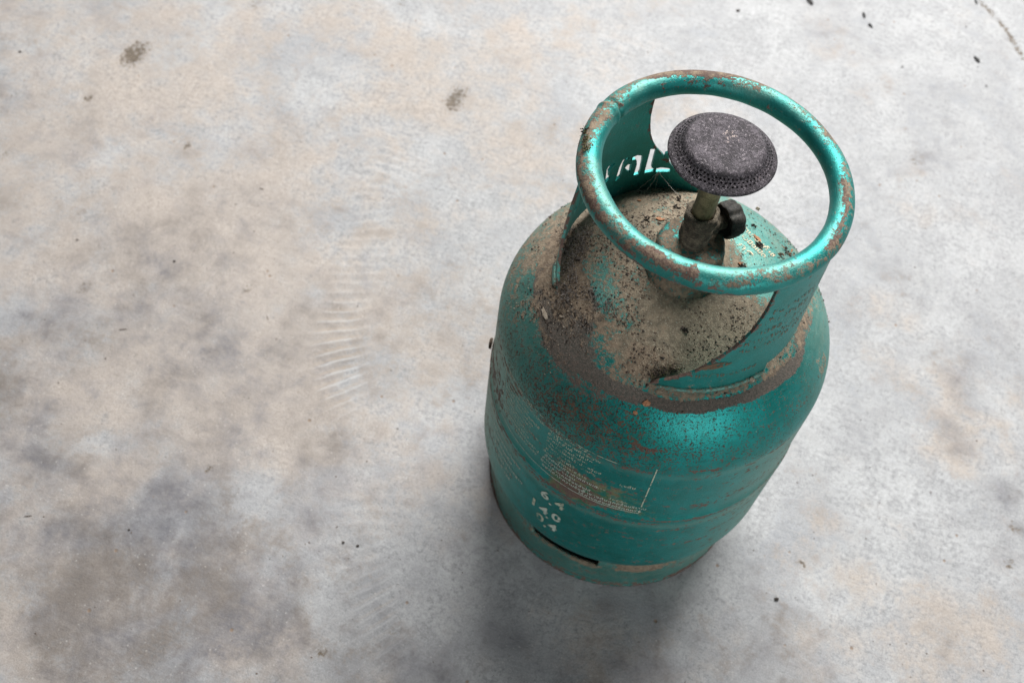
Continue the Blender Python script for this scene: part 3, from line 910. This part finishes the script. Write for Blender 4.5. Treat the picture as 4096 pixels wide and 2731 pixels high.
# ---- burner head with real flame holes
def burner():
    c = np.array([-.006, .0, 0.0])
    bz = 3.467
    rows_ = [(.2400, 3.4860), (.2260, 3.4960), (.2120, 3.5080), (.2000, 3.5220)]
    n = 66
    V, F = [], []
    def v(a, r, z): V.append(cyl(a, r, z)); return len(V) - 1
    # perforated wall: each cell is a quad with an eight-sided hole
    for k in range(3):
        (r0, z0), (r1, z1) = rows_[k], rows_[k + 1]
        off = (k % 2) * .5
        for i in range(n):
            a0, a1 = (i + off) * 360 / n, (i + 1 + off) * 360 / n
            def q(s, t): return v(a0 + (a1 - a0) * s, r0 + (r1 - r0) * t, z0 + (z1 - z0) * t)
            outer = [q(0, 0), q(.5, 0), q(1, 0), q(1, .5), q(1, 1), q(.5, 1), q(0, 1), q(0, .5)]
            hr = .29 * random.uniform(.85, 1.1)
            inner = [q(.5 + hr * math.cos(t), .5 + hr * math.sin(t)) for t in [math.radians(225 + 45 * j) for j in range(8)]]
            for j in range(8):
                F.append([outer[j], outer[(j + 1) % 8], inner[(j + 1) % 8], inner[j]])
    def rev(profile, nn=132):
        base = len(V)
        for i in range(nn):
            for (r, z) in profile: V.append(cyl(i * 360 / nn, r, z))
        m_ = len(profile)
        for i in range(nn):
            for j in range(m_ - 1):
                a, b_ = base + i * m_ + j, base + ((i + 1) % nn) * m_ + j
                F.append([a, b_, b_ + 1, a + 1])
    rev([(.001, 3.544), (.06, 3.5445), (.12, 3.544), (.15, 3.5425), (.168, 3.541), (.180, 3.538), (.188, 3.5345), (.195, 3.529), rows_[3]])
    rev([rows_[0], (.250, 3.480), (.258, 3.476), (.264, 3.471), (.2665, 3.466), (.264, 3.460), (.256, 3.458), (.25, 3.455), (.235, 3.44), (.16, 3.40), (.10, 3.375), (.0635, 3.37), (.0635, 3.40), (.001, 3.41)])
    P = np.array(V) + c
    P[:, 2] += ((fbm(P, 9, 3, 6) - .5) * .008) * (P[:, 2] > 3.5)
    P[:, :2] *= (1 + (fbm(P, 5, 2, 7) - .5) * .012)[:, None]
    rr_ = np.hypot(P[:, 0], P[:, 1])
    spot = .62 * np.exp(-((P[:, 0] + .004) ** 2 + (P[:, 1] - .035) ** 2) / .0022) * (P[:, 2] > 3.53)
    tan = .30 * np.exp(-((rr_ - .215) / .022) ** 2)
    return mesh_np('burner_head', P, F, BURNER, bottle, dict(spot=spot, tan=tan))


burner()


# ---------------------------------------------------------------- crumbs and dirt
def crumb_cloud(pts, sizes, seed, squash=.6):
    """Little irregular lumps (distorted octahedra) joined into one mesh."""
    r = np.random.default_rng(seed)
    base = np.array([(1, 0, 0), (-1, 0, 0), (0, 1, 0), (0, -1, 0), (0, 0, 1), (0, 0, -1)], float)
    fc = np.array([(0, 2, 4), (2, 1, 4), (1, 3, 4), (3, 0, 4), (2, 0, 5), (1, 2, 5), (3, 1, 5), (0, 3, 5)])
    n = len(pts)
    a = r.uniform(0, 6.283, n)
    st = r.uniform(.5, 1.7, (n, 1, 1))
    B = base[None] * r.uniform(.6, 1.35, (n, 6, 1))
    B = B * np.concatenate([st, 1 / st ** .5, np.full((n, 1, 1), squash)], -1)
    x = B[..., 0] * np.cos(a)[:, None] - B[..., 1] * np.sin(a)[:, None]
    y = B[..., 0] * np.sin(a)[:, None] + B[..., 1] * np.cos(a)[:, None]
    B = np.stack([x, y, B[..., 2]], -1) * np.asarray(sizes)[:, None, None]
    V = (B + np.asarray(pts)[:, None]).reshape(-1, 3)
    F = (fc[None] + 6 * np.arange(n)[:, None, None]).reshape(-1, 3)
    return V, F


def dome_pts(n, seed, wfun):
    r = np.random.default_rng(seed); out = []
    while sum(len(o) for o in out) < n:
        A = r.uniform(-180, 180, n * 2); R = np.sqrt(r.uniform(.03, .93, n * 2))
        k = r.uniform(0, 1, n * 2) < wfun(A, R)
        A, R = A[k], R[k]
        out.append(cyl(A, R, DZ + DH * np.sqrt(1 - (R / DR) ** 2)))
    P = np.concatenate(out)[:n]
    return P


def w_dust(A, R):
    w0 = .25 + .75 * (1 - sstep(R, .55, .85))
    w0 *= 1 - .6 * bump(A, R, 130, 36, .5, .2)
    w0 = w0 + .8 * bump(A, R, -60, 40, .68, .2) 
    w0 *= 1 - .93 * bump(A, R, 30, 60, .90, .10) * (R > .8)
    P = cyl(A, R, 0 * A)
    return np.clip(w0 * sstep(fbm(P, 5, 3, 99), .35, .62), 0, 1)


for nm, mat_, n_, lo, hi, sd in (('black_grit', CRUMB, 1700, .0022, .0105, 1), ('pale_grit', PALE, 2600, .0015, .005, 2), ('brown_grit', BROWN, 4200, .002, .009, 3)):
    P = dome_pts(n_, sd, w_dust)
    sz = lo + (hi - lo) * np.random.default_rng(sd + 50).power(.35, n_)
    V, F = crumb_cloud(P, sz, sd)
    o = mesh_np(nm, V, F, mat_, None, smooth=False)
    o['kind'] = 'stuff'
    o['label'] = {'black_grit': 'black crumbs of dirt scattered over the dusty crown', 'pale_grit': 'pale sandy grains in the dust on the crown', 'brown_grit': 'brown dirt grains clinging to the crown'}[nm]


def on_dome_at(px, py):
    d = fw + (px - 2048) / CF * cr - (py - 1365.5) / CF * cu
    s_ = np.array([1 / DR, 1 / DR, 1 / DH]); dd = d * s_; oo = (cpos - np.array([0, 0, DZ])) * s_
    a, b_, k = dd @ dd, 2 * oo @ dd, oo @ oo - 1
    D_ = max(b_ * b_ - 4 * a * k, 0)
    return cpos + (-b_ - math.sqrt(D_)) / 2 / a * d


def clump(name, pts, spread, n, mats, size, seed, label, cat, group=None, kind=None, fib=0):
    """A heap of crumbs round each given point, one object."""
    r = np.random.default_rng(seed)
    P = []
    for (q, s_) in zip(pts, spread):
        k = n // len(pts)
        off = r.normal(0, 1, (k, 3)) * np.array(s_)
        off[:, 2] = np.abs(off[:, 2])
        P.append(np.asarray(q) + off)
    P = np.concatenate(P)
    V, F = crumb_cloud(P, r.uniform(size[0], size[1], len(P)), seed, .9)
    F = [list(f) for f in F]
    V = list(V)
    for _ in range(fib):
        q = P[r.integers(len(P))]; d = r.normal(0, 1, 3); d[2] = abs(d[2]) * .4; d /= np.linalg.norm(d)
        L = r.uniform(.015, .05); w_ = .0010
        b0 = len(V); t = np.cross(d, r.normal(0, 1, 3)); t /= np.linalg.norm(t); c2 = np.cross(d, t)
        bendv = r.normal(0, .4, 3)
        for s in (0, .35, .7, 1):
            p_ = q + d * L * s + bendv * L * s * s
            V += [p_ + t * w_, p_ - t * w_ * .5 + c2 * w_ * .8, p_ - t * w_ * .5 - c2 * w_ * .8]
        for j in range(3):
            for i in range(3):
                F.append([b0 + 3 * j + i, b0 + 3 * j + (i + 1) % 3, b0 + 3 * j + 3 + (i + 1) % 3, b0 + 3 * j + 3 + i])
    o = mesh_np(name, np.array(V), F, mats[0], None, smooth=False, loc=np.asarray(pts[0]))
    for m_ in mats[1:]: o.data.materials.append(m_)
    if len(mats) > 1:
        mi = np.repeat(r.integers(0, len(mats), len(P)), 8)
        mi = np.concatenate([mi, np.zeros(len(F) - len(mi), int)])
        o.data.polygons.foreach_set('material_index', mi.astype(np.int32))
    return put(o, None, label, cat, group, kind)


# lint caught inside the left plate's foot
lp = [on_dome_at(*q) for q in [(2275, 930), (2268, 1000), (2275, 1060), (2290, 1120), (2262, 1185), (2330, 960), (2320, 1010)]]
clump('dust_lint', lp, [(.03, .05, .014)] * 7, 900, (LINT, BROWN, CRUMB), (.002, .0065), 5, 'grey lint and cobwebby dirt heaped inside the foot of the cut-out plate', 'lint', None, 'stuff', fib=420)
lp = [on_dome_at(*q) for q in [(2300, 1190), (2370, 1170), (2440, 1220), (2350, 1300)]]
clump('dust_lint', lp, [(.04, .02, .008), (.035, .03, .008), (.02, .05, .008), (.03, .02, .006)], 260, (LINT, BROWN, CRUMB), (.002, .006), 6, 'thin trail of lint and crumbs on the shoulder before the plate foot', 'lint', None, 'stuff', fib=110)
lp = [on_dome_at(*q) for q in [(2620, 1496), (2650, 1490), (2690, 1478)]]
clump('dark_dirt_heap', lp, [(.02, .012, .012)] * 3, 240, (CRUMB, MOSS, BROWN), (.002, .006), 8, 'dark mossy dirt packed behind the tip of the lettered plate', 'dirt', None, 'stuff', fib=60)
P1 = ring_pt(np.array([-80.0]), np.array([62.0]))[0]; P2 = ring_pt(np.array([-86.0]), np.array([45.0]))[0]; P3 = ring_pt(np.array([-75.0]), np.array([70.0]))[0]
clump('moss_tuft', [P1, P2, P3], [(.010, .016, .004)] * 3, 200, (MOSS, CRUMB, MOSS), (.002, .0055), 9, 'crusty olive moss growing on the left side of the carrying ring', 'moss', None, 'stuff', fib=0)
lp = [on_dome_at(*q) for q in [(2700, 900), (2660, 960), (2610, 975), (2740, 930), (2590, 1010)]]
clump('dark_dirt_heap', lp, [(.03, .02, .01)] * 5, 230, (CRUMB, BROWN), (.002, .0065), 10, 'dark crumbly dirt heaped against the back of the valve bung', 'dirt', None, 'stuff', fib=40)
lp = [on_dome_at(*q) for q in [(3140, 1005), (3120, 1025), (3160, 1020)]]
clump('crumb_heap', lp, [(.02, .02, .008)] * 3, 50, (CRUMB, BROWN, FLAKE), (.004, .011), 12, 'small dark heap of crumbs on the crown at the far right under the ring', 'crumbs', None, 'stuff')
lp = [on_dome_at(*q) for q in [(2585, 1000), (2960, 1068)]]
for (px, py, nn, lab) in [(2713, 800, 9, 'black crumb cluster on the dust left of the brass burner stem'), (2705, 830, 7, 'black crumb cluster just in front of the one by the brass stem'),
                          (2590, 880, 8, 'round black crumb on the dust left of the brick-red flake'), (3035, 985, 10, 'black crumb streak on the teal patch below the orange flake'),
                          (2967, 1063, 10, 'black crumb by the rim of the ring right of the valve bung'), (2740, 1325, 8, 'black crumb in the middle of the dusty front slope'),
                          (3012, 905, 6, 'lone black crumb near the right horizon of the crown'), (2830, 1130, 0, '')]:
    if nn:
        q = on_dome_at(px, py)
        clump('dirt_crumb', [q + np.array([0, 0, .004])], [(.011, .009, .004)], nn, (CRUMB,), (.005, .011), px, lab, 'crumb', 'black crumbs on the crown')


def flake(px, py, rx, ry, label, mat_=FLAKE, rot=0.0, name='paint_flake', cat='flake', group='rust flakes on the shoulder', ondome=True, z=0.0, thick=.0035, tilt=.15, pos=None):
    q = pos if pos is not None else (on_dome_at(px, py) if ondome else at(px, py, z))
    nn = 11
    r = np.random.default_rng(int(px * 7 + py))
    a = np.arange(nn) / nn * 6.283
    rad = r.uniform(.72, 1.12, nn)
    x, y = rad * np.cos(a) * rx, rad * np.sin(a) * ry
    ca, sa = math.cos(rot), math.sin(rot)
    X, Y = x * ca - y * sa, x * sa + y * ca
    nrm = np.array([q[0] / DR ** 2, q[1] / DR ** 2, (q[2] - DZ) / DH ** 2]) if ondome else np.array([0, 0, 1.0])
    nrm = nrm / np.linalg.norm(nrm)
    e1 = np.cross([0, 1, 0], nrm); e1 /= np.linalg.norm(e1); e2 = np.cross(nrm, e1)
    lift = thick * .8 + np.abs(tilt * (X + Y)) * .5
    top_ = q + X[:, None] * e1 + Y[:, None] * e2 + (lift + thick * r.uniform(.6, 1.2, nn))[:, None] * nrm
    bot_ = q + X[:, None] * e1 * .97 + Y[:, None] * e2 * .97 + (lift - thick * .4)[:, None] * nrm
    mid_ = q + nrm * (thick * 1.0 + lift.mean())
    V = np.concatenate([top_, bot_, [mid_]])
    F = [[i, (i + 1) % nn, 2 * nn] for i in range(nn)] + [[nn + i, nn + (i + 1) % nn, (i + 1) % nn, i] for i in range(nn)] + [[nn + i for i in range(nn)][::-1]]
    o = mesh_np(name, V, F, mat_, None, smooth=False, loc=q)
    return put(o, None, label, cat, group)


flake(2642, 879, .030, .012, 'flat brick-red flake on the dust left of the valve', rot=.1)
flake(2558, 804, .012, .009, 'tiny brick-red flake near the foot of the cut-out plate')
flake(3028, 955, .030, .017, 'orange flake on the teal patch right of the black knob', rot=-.5)
flake(2586, 1612, .022, .018, 'orange-brown flake on the brown dirt band below the plate tip', rot=.6)
flake(2541, 1650, .014, .011, 'smaller orange flake on the teal just below the brown dirt band')
flake(2960, 1057, .014, .009, 'tiny orange flake beside the black crumb near the ring rim')
flake(2179, 1255, .014, .042, 'long pale seed husk lying on the left shoulder', PALE, rot=.5, name='seed_husk', cat='husk', group=None, tilt=.05)
flake(2248, 1266, .016, .006, 'short pale straw bit right of the seed husk', PALE, rot=-.1, name='straw_bit', cat='straw', group=None)
flake(3024, 843, .014, .012, 'pale little stone on the far rim of the crown right of the knob', PALE, name='grit_stone', cat='stone', group=None, thick=.014)
flake(3002, 1517, .016, .012, 'cream crumb at the foot of the lettered plate', PALE, name='grit_stone', cat='stone', group=None, thick=.012)


# cobweb threads by the cut-out plate
def thread(pts, r_=.0011):
    V, F = [], []
    pts = np.array(pts)
    for i, p_ in enumerate(pts):
        d = pts[min(i + 1, len(pts) - 1)] - pts[max(i - 1, 0)]; d = d / np.linalg.norm(d)
        t = np.cross(d, [.3, .2, 1]); t /= np.linalg.norm(t); u = np.cross(d, t)
        for k in range(3): V.append(p_ + r_ * (t * math.cos(k * 2.094) + u * math.sin(k * 2.094)))
        if i:
            b0 = 3 * (i - 1)
            for k in range(3): F.append([b0 + k, b0 + (k + 1) % 3, b0 + 3 + (k + 1) % 3, b0 + 3 + k])
    return V, F


wa = cyl(-151.5, .668, 2.575)
allV, allF = [], []
def sag(a, b, s, n=14):
    t = np.linspace(0, 1, n)[:, None]
    return a + (b - a) * t - np.array([0, 0, 1]) * (4 * s * t * (1 - t)) + (np.random.default_rng(4).normal(0, 1, (n, 3)) * .002)
for b_, s, rr_ in ((on_dome_at(2725, 795) + [0, 0, .01], .01, .0012), (on_dome_at(2580, 770) + [0, 0, .01], .02, .0035), (on_dome_at(2545, 768) + [0, 0, .012], .0, .0022), (on_dome_at(2620, 760) + [0, 0, .01], .02, .0012)):
    V, F = thread(sag(wa, b_, s), rr_)
    allF += [[i + len(allV) for i in f] for f in F]; allV += V
V, F = thread(sag(on_dome_at(2580, 770) + [0, 0, .012], on_dome_at(2490, 768) + [0, 0, .012], .0), .0022)
allF += [[i + len(allV) for i in f] for f in F]; allV += V
o = mesh_np('cobweb', np.array(allV), allF, WEB, None, loc=wa)
put(o, None, 'dusty cobweb threads strung from the cut-out word to the crown', 'cobweb')

# ---------------------------------------------------------------- bits lying on the floor
def chip(px, py, L, Wd, rot, label, mat_=CHAR, name='charcoal_chip', cat='charcoal', group='charcoal chips on the floor', th=.02):
    q = at(px, py); q[2] = floor_z(q[0], q[1])
    r = np.random.default_rng(int(px + 3 * py))
    n, mseg = 9, 7
    V, F = [], []
    for i in range(mseg):
        t = i / (mseg - 1)
        wd = math.sin(math.pi * (.12 + .76 * t)) ** .6
        cx = (t - .5) * L
        for k in range(n):
            a = k / n * 6.283
            rr_ = r.uniform(.75, 1.2)
            x, y, z = cx + r.normal(0, L * .02), math.cos(a) * Wd * wd * rr_ * .5, max(0, th * .5 * (1 + math.sin(a) * wd * rr_))
            V.append(q + np.array([x * math.cos(rot) - y * math.sin(rot), x * math.sin(rot) + y * math.cos(rot), z]))
        if i:
            b0 = (i - 1) * n
            for k in range(n): F.append([b0 + k, b0 + (k + 1) % n, b0 + n + (k + 1) % n, b0 + n + k])
    F.append(list(range(n))[::-1]); F.append([(mseg - 1) * n + k for k in range(n)])
    o = mesh_np(name, np.array(V), F, mat_, None, smooth=False, loc=q)
    return put(o, None, label, cat, group)


chip(3238, 5, .13, .055, -.95, 'largest charcoal chip, cut by the top edge of the picture')
chip(3455, 63, .075, .030, -1.2, 'upper of two slim charcoal chips lying close together')
chip(3481, 105, .060, .026, -.75, 'lower of two slim charcoal chips lying close together')
chip(3907, 241, .085, .035, -.85, 'lone charcoal chip on the far right of the floor')
chip(3902, 10, .085, .014, -1.2, 'thin charcoal sliver near the top right corner')
for (px, py, sz, lab) in [(80, 207, .024, 'black crumb near the top left corner of the floor'), (310, 962, .018, 'left of two small black crumbs on the left half of the floor'), (698, 1047, .020, 'right of two small black crumbs on the left half of the floor'),
                          (1373, 2170, .020, 'left of a close pair of black crumbs near the bottle base'), (1431, 2183, .020, 'right of a close pair of black crumbs near the bottle base'),
                          (516, 2118, .015, 'lone black crumb on the darker stained floor at lower left'), (3105, 2396, .030, 'dark round crumb on the floor right below the bottle'),
                          (3608, 270, .020, 'dark crumb on the pale floor right of the ring'), (3944, 345, .018, 'dark crumb below the lone charcoal chip'), (2952, 45, .034, 'rough dark crumb on the floor straight above the ring'),
                          (3910, 270, .012, 'tiny crumb just beneath the lone charcoal chip'), (3864, 110, .016, 'small crumb near the top right corner'), (1590, 1715, .012, 'tiny crumb on the floor left of the bottle')]:
    chip(px, py, sz, sz * .8, .4, lab, CRUMB, 'floor_crumb', 'crumb', 'black crumbs on the floor', sz * .5)
for (px, py, L, rot, lab) in [(1047, 758, .04, .2, 'short dark splinter on the middle left of the floor'), (1070, 1272, .045, -.9, 'dark splinter near the trowel ripples'), (492, 1318, .06, .5, 'thin brown straw on the left half of the floor'), (113, 700 + 1365, .05, .5, 'thin brown straw at the lower left edge')]:
    chip(px, py, L, .006, rot, lab, BROWN, 'straw_bit', 'straw', None, .006)
r_ = np.random.default_rng(77)
pp = []
for _ in range(900):
    q = at(r_.uniform(-100, 4200), r_.uniform(-100, 2800))
    if math.hypot(q[0], q[1]) < .97 or q[0] < FX[20] or q[0] > FX[-20] or q[1] > FY[-20] or q[1] < FY[20]: continue
    pp.append((q[0], q[1], floor_z(q[0], q[1]) + .001))
V, F = crumb_cloud(np.array(pp), .0018 + .006 * r_.power(.25, len(pp)), 78, .6)
o = mesh_np('floor_grit', V, F, BROWN, None, smooth=False)
put(o, None, 'fine brown grit sprinkled over the concrete', None, None, 'stuff')
